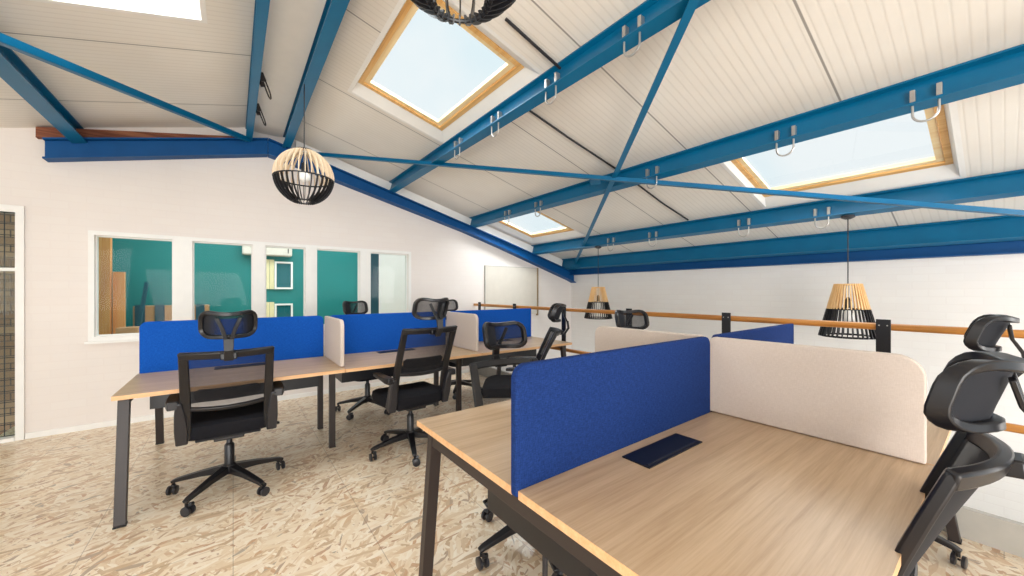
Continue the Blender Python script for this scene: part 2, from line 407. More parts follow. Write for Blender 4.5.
# glazed door at the left end of the gable wall
t = thing('door_1', 'white framed glazed door with wire guard at far left of the gable wall', 'door', (DX0, YG, 0), kind='structure')
bm = B(); W = DX1 - DX0
box(bm, -.05, 0, -.02, .08, 0, DZ1 + .06); box(bm, W, W + .05, -.02, .08, 0, DZ1 + .06); box(bm, 0, W, -.02, .08, DZ1, DZ1 + .06)
box(bm, 0, W, -.01, .06, 1.507, 1.535); box(bm, 0, W, -.03, .06, 0, .03)
obj('door_frame', bm, M['white'], t)
bm = B()
for k in range(14): box(bm, W - .012 - k * .075, W - .006 - k * .075, .066, .07, .03, DZ1)
for k in range(20): box(bm, 0, W, .066, .07, .03 + k * .1, .036 + k * .1)
obj('wire_guard', bm, M['cable'], t)
bm = B(); vs = [bm.verts.new(p) for p in ((0, .04, .03), (W, .04, .03), (W, .04, DZ1), (0, .04, DZ1))]; bm.faces.new(vs); obj('pane', bm, M['pane'], t)
bm = B(); box(bm, -3.6, -1.58, YG + .75, YG + .85, -.3, 2.8); struct('wall_outside', bm, M['obrick'])
# low skirting at the foot of the gable wall
bm = B(); box(bm, DX1 + .055, XE - .06, YG - .014, YG, 0, .05); struct('baseboard_far', bm, M['white'])
bm = B(); box(bm, XE - .02, XE + .02, -5, YG - .01, -.1, .16); struct('baseboard_right', bm, M['kick'], bev=.003)

# flat beige board on the gable wall beyond the railing
t = thing('wall_panel', 'flat beige board with thin brown edge on the gable wall beyond the railing', 'board', (3.99, YG, 1.33))
bm = B(); box(bm, -.575, .57, -.02, 0, -.42, .43); obj('board', bm, M['beige'], t)
bm = B(); box(bm, .57, .592, -.04, 0, -.45, .44); obj('edge_strip', bm, M['edge'], t)
bm = B(); box(bm, -.59, .57, -.024, 0, .43, .438); box(bm, -.59, -.575, -.022, 0, -.42, .43); obj('trim_strip', bm, M['kick'], t)

# ------------------------------------------------------------------ room behind the glass
YB = 7.8
bm = B(); box(bm, -1.575, 5.6, YB, YB + .1, 0, 2.75); struct('wall_back', bm, M['teal'])
bm = B(); box(bm, -1.575, -1.53, YG + .12, YB, 0, 2.75); struct('wall_left', bm, M['teal'])
bm = B(); box(bm, -1.72, 5.6, YG + .12, YB + .1, -.08, 0); struct('floor_back', bm, M['osb'])
bm = B(); box(bm, 1.95, 3.3, 6.3, 6.4, 0, 2.75); struct('wall_inner', bm, M['white'])
bm = B(); box(bm, 1.72, 1.95, 6.3, 6.36, 0, 2.75); struct('trim_2', bm, M['teald'])

t = thing('inner_window', 'upper white framed window with cream panel, on the teal wall behind the glass', 'window', (.70, YB, 1.62))
def inner_window(t):
    bm = B()
    for (x0, x1, z0, z1) in ((-.115, .165, -.25, -.22), (-.115, .165, .21, .24), (-.115, -.085, -.22, .21), (.135, .165, -.22, .21)): box(bm, x0, x1, -.05, 0, z0, z1)
    obj('window_frame', bm, M['white'], t)
    bm = B(); box(bm, -.085, .135, -.02, 0, -.22, .21); obj('pane', bm, M['glassdk'], t)
    bm = B(); box(bm, -.27, -.19, -.03, 0, -.25, .27); box(bm, -.185, -.12, -.03, 0, -.25, .27); obj('shutter', bm, M['cream'], t)
inner_window(t)
t2 = copy_tree(t); t2.location.z = .87; t2['label'] = 'lower white framed window with cream panel, on the teal wall behind the glass'
t = thing('air_conditioner', 'beige wall mounted air conditioner high on the teal wall behind the glass', 'air conditioner', (.62, YB, 1.95))
bm = B(); box(bm, -.5, .22, -.2, 0, 0, .2); obj('casing', bm, M['beige'], t, bev=.02)
bm = B(); box(bm, .15, .165, -.203, -.2, .05, .13); obj('vent', bm, M['dark'], t)
t = thing('wooden_door', 'orange pine door standing ajar seen through the left end window', 'door', (-1.2, 6.3, 0))
bm = B(); box(bm, -.09, .05, 0, .09, 0, 2.3); obj('door_post', bm, M['orange'], t)
bm = B(); box(bm, .06, .16, .05, .1, 0, 1.56); obj('door_leaf', bm, M['orange'], t)
t = thing('storage_box', 'brown carton on the desk behind the left end window', 'box', (-.97, 6.03, .72))
bm = B(); box(bm, -.09, .09, 0, .2, 0, .19); obj('carton', bm, M['box'], t)
bm = B(); box(bm, -.09, .09, -.004, .0, .08, .11); obj('tape', bm, M['cream'], t)
t = thing('storage_cabinet', 'low brown cabinet with dark uprights behind the left end window', 'cabinet', (-.72, 7.2, 0))
bm = B(); box(bm, -.38, .42, 0, .4, 0, 1.12); obj('carcass', bm, M['box'], t)
for k in (-.36, -.16, .08, .28):
    bm = B(); box(bm, k, k + .1, -.02, 0, 0, 1.14); obj('upright', bm, M['teald'], t)
t = thing('white_table', 'white table top just behind the left end window', 'table', (-1.05, 6.15, 0))
bm = B(); box(bm, -.4, .5, -.35, .12, .69, .72); obj('table_top', bm, M['white'], t)
for x in (-.36, .44):
    for y in (-.3, .07):
        bm = B(); box(bm, x, x + .03, y, y + .03, 0, .69); obj('leg', bm, M['white'], t)
t = thing('leaning_pole', 'dark teal pole leaning against the wall behind the left end window', 'pole', (-1.02, 6.6, 0))
bm = B(); bar(bm, (-.05, 0, .0), (.07, .5, 1.45), .035, .035); obj('pole', bm, M['teald'], t)

# ------------------------------------------------------------------ steelwork
TH = math.atan(SL)
def i_section(depth, fl, tf=.012, tw=.01):
    d, f = depth, fl / 2
    return [(-f, 0), (f, 0), (f, -tf), (tw / 2, -tf), (tw / 2, -d + tf), (f, -d + tf), (f, -d), (-f, -d), (-f, -d + tf), (-tw / 2, -d + tf), (-tw / 2, -tf), (-f, -tf)]
def purlin(name, x, side, label, depth=.165, fl=.085, z=None, mat='blue', y0=-4.9, y1=5.3, tilt=None):
    th = TH * side if tilt is None else tilt
    z = (roof(x) - .006 if z is None else z)
    poly = [(x + p * math.cos(th) + q * math.sin(th), z - p * math.sin(th) + q * math.cos(th)) for p, q in i_section(depth, fl)]
    bm = B(); prism(bm, poly, 'y', y0, y1)
    o = obj(name, bm, M[mat]); tag(o, label, 'beam', kind='thing'); return o
PX = [1.82, 3.14, 4.47]
purlin('roof_purlin', PX[0], 1, 'blue steel purlin just right of the large skylight')
purlin('roof_purlin', PX[1], 1, 'second blue steel purlin, crossed by the two braces at midspan')
purlin('roof_purlin', PX[2], 1, 'third blue steel purlin, carrying the cone pendant lamps')
purlin('roof_purlin', 5.27, 1, 'lowest blue steel purlin, directly above the eaves beam', depth=.2)
purlin('roof_purlin', -1.19, -1, 'blue steel purlin on the left roof slope', fl=.1)
purlin('ridge_beam', .145, -1, 'left blue ridge beam', depth=.17, fl=.062, tilt=0, z=3.226)
purlin('ridge_beam', .512, 1, 'right blue ridge beam holding the globe lamp cords', depth=.17, fl=.085, tilt=0, z=3.225)
bm = B(); box(bm, .18, .48, -4.9, 5.29, 3.2, 3.215); struct('trim_4', bm, M['white'])
purlin('eaves_beam', 5.42, 1, 'dark blue eaves beam along the top of the long white wall', depth=.12, fl=.14, z=1.775, tilt=0, mat='dkblue')
bm = B(); box(bm, 5.335, 5.345, -4.9, 5.1, 1.772, 1.780); struct('crack_light_strip', bm, M['cream'])  # added cream strip, paints the line of light at the eaves crack
# rafters of the gable frame (I-section, web parallel to the wall)
def rafter(pts, label):
    bm = B()
    topp = [(x, zt) for x, zt, zb in pts]; botp = [(x, zb) for x, zt, zb in pts]
    prism(bm, topp + botp[::-1], 'y', 5.215, 5.228)
    for off, sgn in ((topp, -1), (botp, 1)):
        prism(bm, off + [(x, z + sgn * .014) for x, z in off[::-1]], 'y', 5.155, 5.297)
    o = obj('rafter', bm, M['dkblue']); tag(o, label, 'beam', kind='thing')
g = .172
rafter([(XR, roof(XR) - g, 2.93), (1.03, roof(1.03) - g, 2.77), (2.95, roof(2.95) - g, 2.29), (3.7, roof(3.7) - g, 2.07), (5.36, roof(5.36) - g - .03, 1.55), (5.49, roof(5.49) - g - .03, 1.5)],
       'blue rafter sloping down the right half of the gable wall')
rafter([(-1.36, 2.70, 2.515), (XR - .004, roof(XR) - g, 2.93)], 'blue rafter on the left half of the gable wall')
bm = B(); prism(bm, [(-1.42, 2.715), (.1, 3.05), (.1, 3.10), (-1.42, 2.81)], 'y', 5.24, 5.299); tag(obj('timber_packing', bm, M['rust']), 'old brown timber strip between left rafter and roof', 'timber')
bm = B(); prism(bm, [(.62, 3.045), (5.2, 1.82), (5.2, 1.96), (.62, 3.19)], 'y', 5.262, 5.299); struct('trim_3', bm, M['white'])
# diagonal braces (steel angles)
def brace(p, q, label, w=.045):
    p, q = Vector(p), Vector(q); bm = B()
    sweep(bm, [tuple(p) + (w, .006), tuple(q) + (w, .006)], (0, 0, 1)); d = (q - p).normalized(); s = d.cross(Vector((0, 0, 1))).normalized() * w / 2
    u = s.cross(d).normalized() * (w / 2)
    a, b = p + s - Vector((0, 0, w / 2)), q + s - Vector((0, 0, w / 2))
    sweep(bm, [tuple(a) + (w, .006), tuple(b) + (w, .006)], tuple(s.normalized()))
    tag(obj('brace', bm, M['blue']), label, 'brace', kind='thing')
brace((.758, 5.15, 3.03), (4.85, -.453, 1.813), 'long blue diagonal brace running from the gable top towards the right')
brace((5.397, 5.1, 1.851), (1.2, .237, 2.827), 'steep blue diagonal brace rising from the corner eaves towards the ridge')
brace((.153, 5.15, 3.05), (-2.6, .43, 2.14), 'blue diagonal brace across the left roof slope')
# gusset at the crossing of the braces
bm = B(); box(bm, -.05, .05, -.05, .05, -.012, .012); o = obj('gusset_plate', bm, M['blue'], loc=(2.88, 2.45, 2.425)); o.rotation_euler = (0, TH, .6)
tag(o, 'small blue plate where the two roof braces cross', 'plate')

# hooks on the purlins
def hook_proto():
    t = thing('hook', '', 'hook', group='metal U hooks on the roof beams')
    bm = B()
    pts = [(0, -.05, 0)] + [(0, -.05 * math.cos(a), -.12 - .05 * math.sin(a)) for a in [PI * k / 10 for k in range(11)]] + [(0, .05, 0)]
    tube(bm, pts, .006, 8); obj('loop', bm, M['steel'], t, smooth=True)
    for s in (-1, 1):
        bm = B(); box(bm, -.006, .03, s * .05 - .011, s * .05 + .011, -.05, .02); obj('clamp', bm, M['steel'], t, bev=.002)
    return t
hk = hook_proto(); first = True
HOOKS = [(0, 1.237, 'hook on the purlin by the large skylight, nearest the camera'), (0, 1.89, 'hook on the purlin by the large skylight, second from the camera'),
 (0, 2.575, 'hook on the purlin by the large skylight, third from the camera'), (0, 3.234, 'hook on the purlin by the large skylight, closest to the gable wall'),
 (1, .263, 'hook over the right skylight on the second purlin, near its right edge'), (1, .921, 'hook over the left corner of the right skylight on the second purlin'),
 (1, 1.952, 'hook on the second purlin just right of the brace crossing'), (1, 3.549, 'hook on the second purlin beside the small distant skylight'), (1, 4.212, 'hook on the second purlin above the small distant skylight, nearest the gable'),
 (2, 1.029, 'pale hook on the third purlin beside the right cone lamp cord'), (2, 1.694, 'hook on the third purlin, second from the right cone lamp cord'), (2, 2.783, 'hook on the third purlin, second from the distant cone lamp cord'), (2, 3.462, 'hook on the third purlin beside the distant cone lamp cord')]
for i, y, lab in HOOKS:
    o = hk if first else copy_tree(hk); first = False
    x = PX[i] - .06
    o.location = (x, y, roof(PX[i]) - .09); o['label'] = 'metal U ' + lab
for y, lab in ((3.85, 'dark U hook on the left ridge beam, nearer the camera'), (4.5, 'dark U hook on the left ridge beam, nearer the gable wall')):
    o = copy_tree(hk); o.location = (.205, y, 3.17); o.rotation_euler = (0, .35, PI); o['label'] = lab
    for c in o.children: c.material_slots[0].link = 'OBJECT'; c.material_slots[0].material = M['brown']

# black cables along the roof
def cable(pts, label, r=.012):
    bm = B(); tube(bm, pts, r, 8); tag(obj('cable', bm, M['cable'], smooth=True), label, 'cable')
def rz(x, d=.015): return roof(x) - d
cable([(1.34, 1.845, rz(1.34)), (1.6, 1.846, rz(1.6, .02)), (1.86, 1.85, rz(1.86, .02))], 'black cable conduit on the ceiling beside the upper globe lamp', .010)
cable([(1.90, 2.38, rz(1.9)), (2.4, 2.36, rz(2.4, .02)), (2.96, 2.33, rz(2.96)), (3.08, 2.32, rz(3.08))], 'black cable on the ceiling between first and second purlins', .009)
cable([(3.22, 2.32, rz(3.22)), (3.9, 2.315, rz(3.9, .02)), (4.38, 2.29, rz(4.38))], 'black cable on the ceiling between second and third purlins', .009)

# ------------------------------------------------------------------ railing
t = thing('railing', 'guard railing with round wooden rails on black flat posts along mezzanine edge', 'railing', (XE + .05, 0, 0))
for z in (1.108, .622):
    bm = B(); tube(bm, [(0, -3.5 + k * .88, z) for k in range(11)] + [(0, 5.27, z)], .022, 14); obj('handrail', bm, M['rail'], t, smooth=True)
for y in [5.1, 4.17, 3.19, 2.27, 1.35, .445, -.47, -1.4, -2.3]:
    bm = B(); box(bm, -.034, -.022, y - .033, y + .033, .02, 1.155); p = obj('post', bm, M['dark'], t, bev=.002)
    for q in (-1, 1):
        bm = B(); tube(bm, [(-.038, y + q * .018, 1.118), (-.034, y + q * .018, 1.118)], .004, 8); obj('screw', bm, M['steel'], p)

# ------------------------------------------------------------------ bench desks
TOP = .74
HALF = .735
def bench(label, x0, yc, pods, P=1.22, riser=True):
    t = thing('bench_desk', label, 'desk', (x0, yc, 0))
    L = pods * P
    for i in range(pods):
        for s in (-1, 1):
            a, b = (i * P + .003, (i + 1) * P - .003)
            y0, y1 = (-HALF, -.016) if s < 0 else (.016, HALF)
            bm = B(); box(bm, a, b, y0, y1, TOP - .025, TOP); d = obj('desktop', bm, M['oak'], t)
            d.data.materials.append(M['oakedge'])
            for p in d.data.polygons:
                if abs(p.normal.z) < .5: p.material_index = 1
            c = (a + b) / 2; bm = B(); ya, yb = (-.17, -.062) if s < 0 else (.062, .17)
            box(bm, c - .178, c + .178, ya, yb, TOP - .002, TOP + .004)
            pl = obj('power_unit', bm, M['dark'], d)
            bm = B(); box(bm, c - .165, c + .165, ya + .012, ya + .02, TOP + .004, TOP + .006); obj('lid_grip', bm, M['blackgrey'], pl)
    # steel underframe
    for y in (-.33, .33):
        bm = B(); box(bm, .03, L - .03, y - .02, y + .02, TOP - .07, TOP - .028); obj('side_rail', bm, M['brown'], t)
    for x in (.035, L - .035):
        bm = B(); box(bm, x - .022, x + .022, -HALF + .1, HALF - .1, TOP - .075, TOP - .028); obj('crossbeam', bm, M['brown'], t, bev=.002)
        for s in (-1, 1):
            bm = B(); sweep(bm, [(x, s * (HALF - .125), TOP - .03, .05, .042), (x, s * (HALF - .02), .006, .05, .042)], (1, 0, 0)); l = obj('leg', bm, M['brown'], t, bev=.002)
            bm = B(); box(bm, x - .027, x + .027, s * (HALF - .02) - .024, s * (HALF - .02) + .024, 0, .008); obj('foot', bm, M['dark'], l)
    for i in range(1, pods):
        x = i * P
        bm = B(); box(bm, x - .02, x + .02, -.42, .42, TOP - .075, TOP - .028); obj('crossbeam', bm, M['brown'], t)
        for s in (-1, 1):
            bm = B(); sweep(bm, [(x, s * .27, TOP - .03, .045, .045), (x, s * .27, .006, .045, .045)], (1, 0, 0)); l = obj('leg', bm, M['brown'], t, bev=.002)
            bm = B(); box(bm, x - .024, x + .024, s * .27 - .024, s * .27 + .024, 0, .008); obj('foot', bm, M['dark'], l)
    for i in range(pods):
        bm = B(); a, b = i * P + .09, (i + 1) * P - .09
        box(bm, a, b, -.21, -.2, .53, TOP - .08); box(bm, a, b, .27, .28, .53, TOP - .08); box(bm, a, b, -.21, .28, .52, .53); box(bm, a, a + .01, -.2, .27, .53, TOP - .08); box(bm, b - .01, b, -.2, .27, .53, TOP - .08)
        obj('cable_tray', bm, M['dark'], t)
        if not riser: continue
        bm = B(); lathe(bm, [(.009, 0), (.009, .52)], 10, (a + .06, .03, 0)); obj('cable_riser', bm, M['cable'], t)
    return t
NX, NY = .665, .873
FX, FY = -.545, 3.72
P = 1.22
bench('near oak bench desk for four with dark brown steel frame', NX, NY, 2)
bench('far oak bench desk for six in front of the gable windows', FX, FY, 3, riser=False)

def screen_x(label, x0, x1, y, mat, r=(.0, .0, .045, .045), z0=TOP - .02, z1=1.108):
    bm = B(); prism(bm, rrect(-(x1 - x0) / 2, (x1 - x0) / 2, 0, z1 - z0, r), 'y', -.0145, .0145)
    o = obj('desk_screen', bm, M[mat], smooth=True, bev=.005, loc=((x0 + x1) / 2, y, z0)); tag(o, label, 'desk screen', 'blue fabric desk screens'); return o
def screen_y(label, y0, y1, x, mat, r=(0, 0, .075, .03), z0=TOP + .003, z1=1.105):
    bm = B(); prism(bm, rrect(-(y1 - y0) / 2, (y1 - y0) / 2, 0, z1 - z0, r), 'x', -.0145, .0145)
    o = obj('desk_screen', bm, M[mat], smooth=True, bev=.005, loc=(x, (y0 + y1) / 2, z0)); tag(o, label, 'desk screen', 'light grey fabric desk screens'); return o
screen_x('navy blue fabric screen along the near desk, the largest in front', NX - .003, NX + P - .03, NY, 'navy')
screen_x('blue fabric screen on the near bench, behind the big grey screen and below the handrail', NX + P + .025, NX + 2 * P - .06, NY, 'navy', r=(0, 0, .01, .045))
screen_y('large light grey fabric screen on the near desk, rounded corners', .158, NY - .004, NX + P - .012, 'grey', r=(0, 0, .03, .075))
screen_y('light grey fabric screen rising behind the navy screen of the near bench', NY + .022, NY + HALF - .012, NX + P, 'grey', r=(0, 0, .055, .03))
screen_x('bright blue fabric screen on the left pod of the far bench', FX + .01, FX + P - .02, FY, 'royal')
screen_x('bright blue fabric screen on the middle pod of the far bench', FX + P + .02, FX + 2 * P - .02, FY, 'royal')
screen_x('bright blue fabric screen on the right pod of the far bench, near railing', FX + 2 * P + .02, FX + 3 * P - .01, FY, 'royal', r=(0, 0, .01, .045))
screen_y('light grey screen between left and middle pods of far bench', FY - HALF + .09, FY - .018, FX + P, 'grey', r=(0, 0, .02, .06))
screen_y('light grey screen between middle and right pods of far bench', FY - HALF + .09, FY - .018, FX + 2 * P, 'grey', r=(0, 0, .02, .06))

# ------------------------------------------------------------------ office chairs
PIV = (0, -.195, .50)                       # where the backrest hinges
def back_y(z):                              # backrest profile: y at height z
    pts = [(.42, -.165), (.55, -.19), (.66, -.225), (.80, -.285), (.97, -.365), (1.1, -.42)]
    for (z0, y0), (z1, y1) in zip(pts[:-1], pts[1:]):
        if z <= z1: return y0 + (y1 - y0) * (z - z0) / (z1 - z0)
    return pts[-1][1]
def bow(z): return .03 + .038 * max(0, min(1, (z - .55) / .41))
def make_chair():
    t = thing('office_chair', '', 'office chair', group='black mesh office chairs with headrests')
    # base and column
    bm = B(); lathe(bm, [(.0, .10), (.04, .10), (.045, .115), (.042, .15), (.03, .165), (0, .165)], 20)
    for k in range(5):
        a = 2 * PI * k / 5; d = Vector((math.cos(a), math.sin(a), 0))
        sweep(bm, [tuple(d * .03 + Vector((0, 0, .13))) + (.05, .05), tuple(d * .16 + Vector((0, 0, .115))) + (.042, .034), tuple(d * .30 + Vector((0, 0, .088))) + (.034, .022), tuple(d * .325 + Vector((0, 0, .078))) + (.03, .018)], tuple(Vector((-d.y, d.x, 0))))
    obj('star_base', bm, M['black'], t, smooth=True, bev=.004)
    for k in range(5):
        a = 2 * PI * k / 5; d = Vector((math.cos(a), math.sin(a), 0)); c = d * .315
        bm = B(); lathe(bm, [(.008, .05), (.008, .08)], 10, tuple(c)); w2 = Vector((-d.y, d.x, 0))
        f = c + w2 * .022
        tube(bm, [tuple(f + Vector((.0, 0, .058)) + d * -.02), tuple(f + Vector((0, 0, .064)))], .012, 10)
        tube(bm, [tuple(f - d * .006 + Vector((0, 0, .028))), tuple(f + d * .006 + Vector((0, 0, .028)))], .006, 8)
        cs = obj('caster', bm, M['black'], t, smooth=True)
        bm = B()
        for s in (-.017, .017):
            q = c + w2 * .012 + d * s + Vector((0, 0, .0285))
            tube(bm, [tuple(q - d * .008), tuple(q - d * .006), tuple(q + d * .006), tuple(q + d * .008)], [.022, .0285, .0285, .022], 16)
        obj('wheel', bm, M['blackgrey'], cs, smooth=True)
    bm = B(); lathe(bm, [(.028, .14), (.028, .29), (.021, .30), (.017, .305), (.017, .38)], 18); obj('gas_column', bm, M['black'], t, smooth=True)
    # mechanism, lever
    bm = B(); box(bm, -.08, .08, -.13, .1, .362, .405); box(bm, -.17, .17, -.15, .17, .385, .40); obj('tilt_mechanism', bm, M['black'], t, bev=.008)
    bm = B(); tube(bm, [(.07, .03, .385), (.2, .03, .38), (.27, .03, .372)], .006, 8); tube(bm, [(.26, .012, .372), (.285, .018, .37), (.285, .042, .37), (.26, .048, .372)], .008, 8); obj('lever', bm, M['black'], t, smooth=True)
    # seat cushion
    bm = B()
    rings = []
    for (z, ins) in ((.395, .045), (.405, .012), (.45, 0), (.485, .006), (.50, .03), (.505, .07)):
        rings.append([(x, y + .045, z - (.018 * max(0, (y - .1) / .13)) + .012 * (x / .25) ** 2) for x, y in rrect(-.25 + ins, .25 - ins, -.235 + ins, .235 - ins, .085 - ins * .5, 6)])
    loft(bm, rings); obj('seat', bm, M['blacksoft'], t, smooth=True)
    # backrest: frame, mesh, lumbar, cross bar   (origin on the hinge)
    pv = Vector(PIV)
    def L(x, y, z): return (x - pv.x, y - pv.y, z - pv.z)
    bm = B()
    for s in (-1, 1):
        sweep(bm, [L(s * .207, back_y(z), z) + (w, th) for z, w, th in ((.425, .044, .026), (.5, .048, .03), (.56, .05, .03), (.66, .05, .03), (.76, .048, .028), (.86, .046, .027), (.96, .044, .026), (.972, .04, .022))], (1, 0, 0))
    n = 14
    sweep(bm, [L(-.225 + .45 * k / n, back_y(.955) - bow(.955) * (1 - (2 * k / n - 1) ** 2), .958) + (.042, .026) for k in range(n + 1)], (0, -.4, 1))
    sweep(bm, [L(-.2 + .4 * k / n, back_y(.61) - .035 * (1 - (2 * k / n - 1) ** 2), .617 - .012 * (1 - (2 * k / n - 1) ** 2)) + (.026, .02) for k in range(n + 1)], (0, -.3, 1))
    box(bm, *[v for p in zip(L(-.04, back_y(.95) - bow(.95) - .035, .93), L(.04, back_y(.95) - bow(.95) + .01, .97)) for v in p])
    back = obj('backrest', bm, M['black'], t, smooth=True, bev=.006, loc=PIV)
    bm = B(); nx, nz = 8, 6; g = []
    for i in range(nx + 1):
        x = -.188 + .376 * i / nx; col = []
        for j in range(nz + 1):
            z = .62 + .335 * j / nz
            col.append(bm.verts.new(L(x, back_y(z) + .004 - bow(z) * (1 - (x / .2) ** 2), z)))
        g.append(col)
    for i in range(nx):
        for j in range(nz): bm.faces.new((g[i][j], g[i + 1][j], g[i + 1][j + 1], g[i][j + 1]))
    obj('mesh_panel', bm, M['mesh'], back, smooth=True)
    bm = B()
    sweep(bm, [L(-.165 + .33 * k / n, back_y(.69) + .022 - bow(.69) * (1 - (.8 * (2 * k / n - 1)) ** 2), .695) + (.082 if 0 < k < n else .05, .014) for k in range(n + 1)], (0, -.3, 1))
    obj('lumbar_pad', bm, M['blacksoft'], back, smooth=True, bev=.004)
    # side brackets and arm rests
    for s in (-1, 1):
        bm = B(); sweep(bm, [(s * .228, back_y(.40) + .02, .41, .058, .085), (s * .23, back_y(.5), .5, .062, .07), (s * .234, back_y(.6), .6, .05, .055), (s * .236, back_y(.67), .67, .03, .05)], (1, 0, 0))
        br = obj('side_bracket', bm, M['blackgrey'], t, smooth=True, bev=.008)
        bm = B(); sweep(bm, [(s * .262, -.25, .655, .05, .05), (s * .268, -.20, .655, .062, .042), (s * .272, -.1, .662, .06, .03), (s * .272, .03, .664, .055, .026), (s * .27, .06, .66, .04, .02)], (1, 0, 0))
        obj('armrest', bm, M['black'], t, smooth=True, bev=.006)
    # headrest (origin at the top bar, so it can tilt)
    hp = (0, back_y(.96) - bow(.96) - .05, .96)
    bm = B()
    sweep(bm, [(0, .012, -.03, .044, .018), (0, -.03, .03, .044, .018), (0, -.02, .095, .05, .018)], (1, 0, 0))
    for s in (-1, 1): sweep(bm, [(s * .012, -.02, .085, .022, .014), (s * .03, .012, .15, .02, .012), (s * .055, .02, .212, .02, .012)], (1, 0, 0))
    hr = obj('headrest', bm, M['black'], t, smooth=True, bev=.003, loc=hp)
    def hy(x, z): return .03 + .095 * (x / .135) ** 2 - .36 * (z - .18)
    bm = B(); path = rrect(-.13, .13, .10, .245, .05, 5); path2 = []
    for i, (x, z) in enumerate(path):
        x2, z2 = path[(i + 1) % len(path)]
        d = math.hypot(x2 - x, z2 - z); k = max(1, int(d / .03))
        for j in range(k): path2.append((x + (x2 - x) * j / k, z + (z2 - z) * j / k))
    def zz(x, z): return z + max(0, z - .14) / .11 * (.026 * (x / .13) ** 2 - .012)
    rings = []
    path2 = [(x, zz(x, z)) for x, z in path2]
    for i, (x, z) in enumerate(path2):
        (xa, za), (xb, zb) = path2[i - 1], path2[(i + 1) % len(path2)]
        tx, tz = xb - xa, zb - za; l = math.hypot(tx, tz); nx_, nz_ = tz / l, -tx / l
        y = hy(x, z); h = .0115; dd = .021
        rings.append([(x + nx_ * h, y - dd, z + nz_ * h), (x + nx_ * h, y + dd, z + nz_ * h), (x - nx_ * h, y + dd, z - nz_ * h), (x - nx_ * h, y - dd, z - nz_ * h)])
    loft(bm, rings, closed=True)
    obj('headrest_frame', bm, M['black'], hr, smooth=True, bev=.004)
    bm = B(); g = [[bm.verts.new((x, hy(x, z) + .004, zz(x, z))) for z in [.107 + .131 * j / 4 for j in range(5)]] for x in [-.122 + .244 * i / 10 for i in range(11)]]
    for i in range(10):
        for j in range(4): bm.faces.new((g[i][j], g[i + 1][j], g[i + 1][j + 1], g[i][j + 1]))
    obj('headrest_mesh', bm, M['meshlight'], hr, smooth=True)
    return t
chair0 = make_chair(); used = [False]
def place_chair(x, y, rz, label, base=0, rise=0, drop=0, tilt=0, head=0, headtilt=0):
    """rise lifts the backrest, drop lowers the gas column, tilt reclines, base turns the star base"""
    c = copy_tree(chair0) if used[0] else chair0
    used[0] = True
    c.location = (x, y, 0); c.rotation_euler = (0, 0, math.radians(rz)); c['label'] = label
    R = Matrix.Rotation(math.radians(tilt), 4, 'X'); pv = Vector(PIV)
    for ch in c.children:
        k = ch.name.split('.')[0]
        if k in ('star_base', 'caster'):
            ch.matrix_basis = Matrix.Rotation(math.radians(base), 4, 'Z') @ ch.matrix_basis
        elif k == 'gas_column':
            ch.scale.z = 1.0
        else: ch.location.z -= drop
        if k in ('backrest', 'headrest'):
            off = ch.location - pv + Vector((0, 0, drop)); off = R @ off
            ch.location = pv + off + Vector((0, 0, rise - drop + (head if k == 'headrest' else 0))); ch.rotation_euler.x = math.radians(tilt + (headtilt if k == 'headrest' else 0))
    return c
place_chair(-.02, 3.16, 0, 'office chair in front of the left pod of the far bench, back to camera', base=14)
place_chair(1.19, 3.0, 3, 'office chair in front of the middle pod of the far bench, tall back to camera', base=165, rise=.075, head=-.01)
place_chair(1.2, 4.28, 186, 'office chair tucked behind the middle pod of the far bench', base=20)
place_chair(2.38, 4.32, 176, 'office chair behind the right pod of the far bench, mostly hidden', base=40)
place_chair(1.27, 1.50, 168.5, 'office chair behind the near desk, low headrest facing the camera', base=-5.5, drop=.08)
place_chair(2.07, 2.73, 52, 'office chair at the right pod of the far bench, seen side-on against railing post', base=10)
place_chair(2.49, 1.55, 152, 'office chair behind the near bench by the railing, only headrest above the grey screen', base=25, drop=.045)
place_chair(1.42, .382, 0, 'closest office chair, pushed in at the near desk on the right', base=12, drop=.04, tilt=-5.5, head=-.02)
place_chair(2.83, .445, 2, 'office chair beyond the closest one, at the far end of the near bench', base=30)

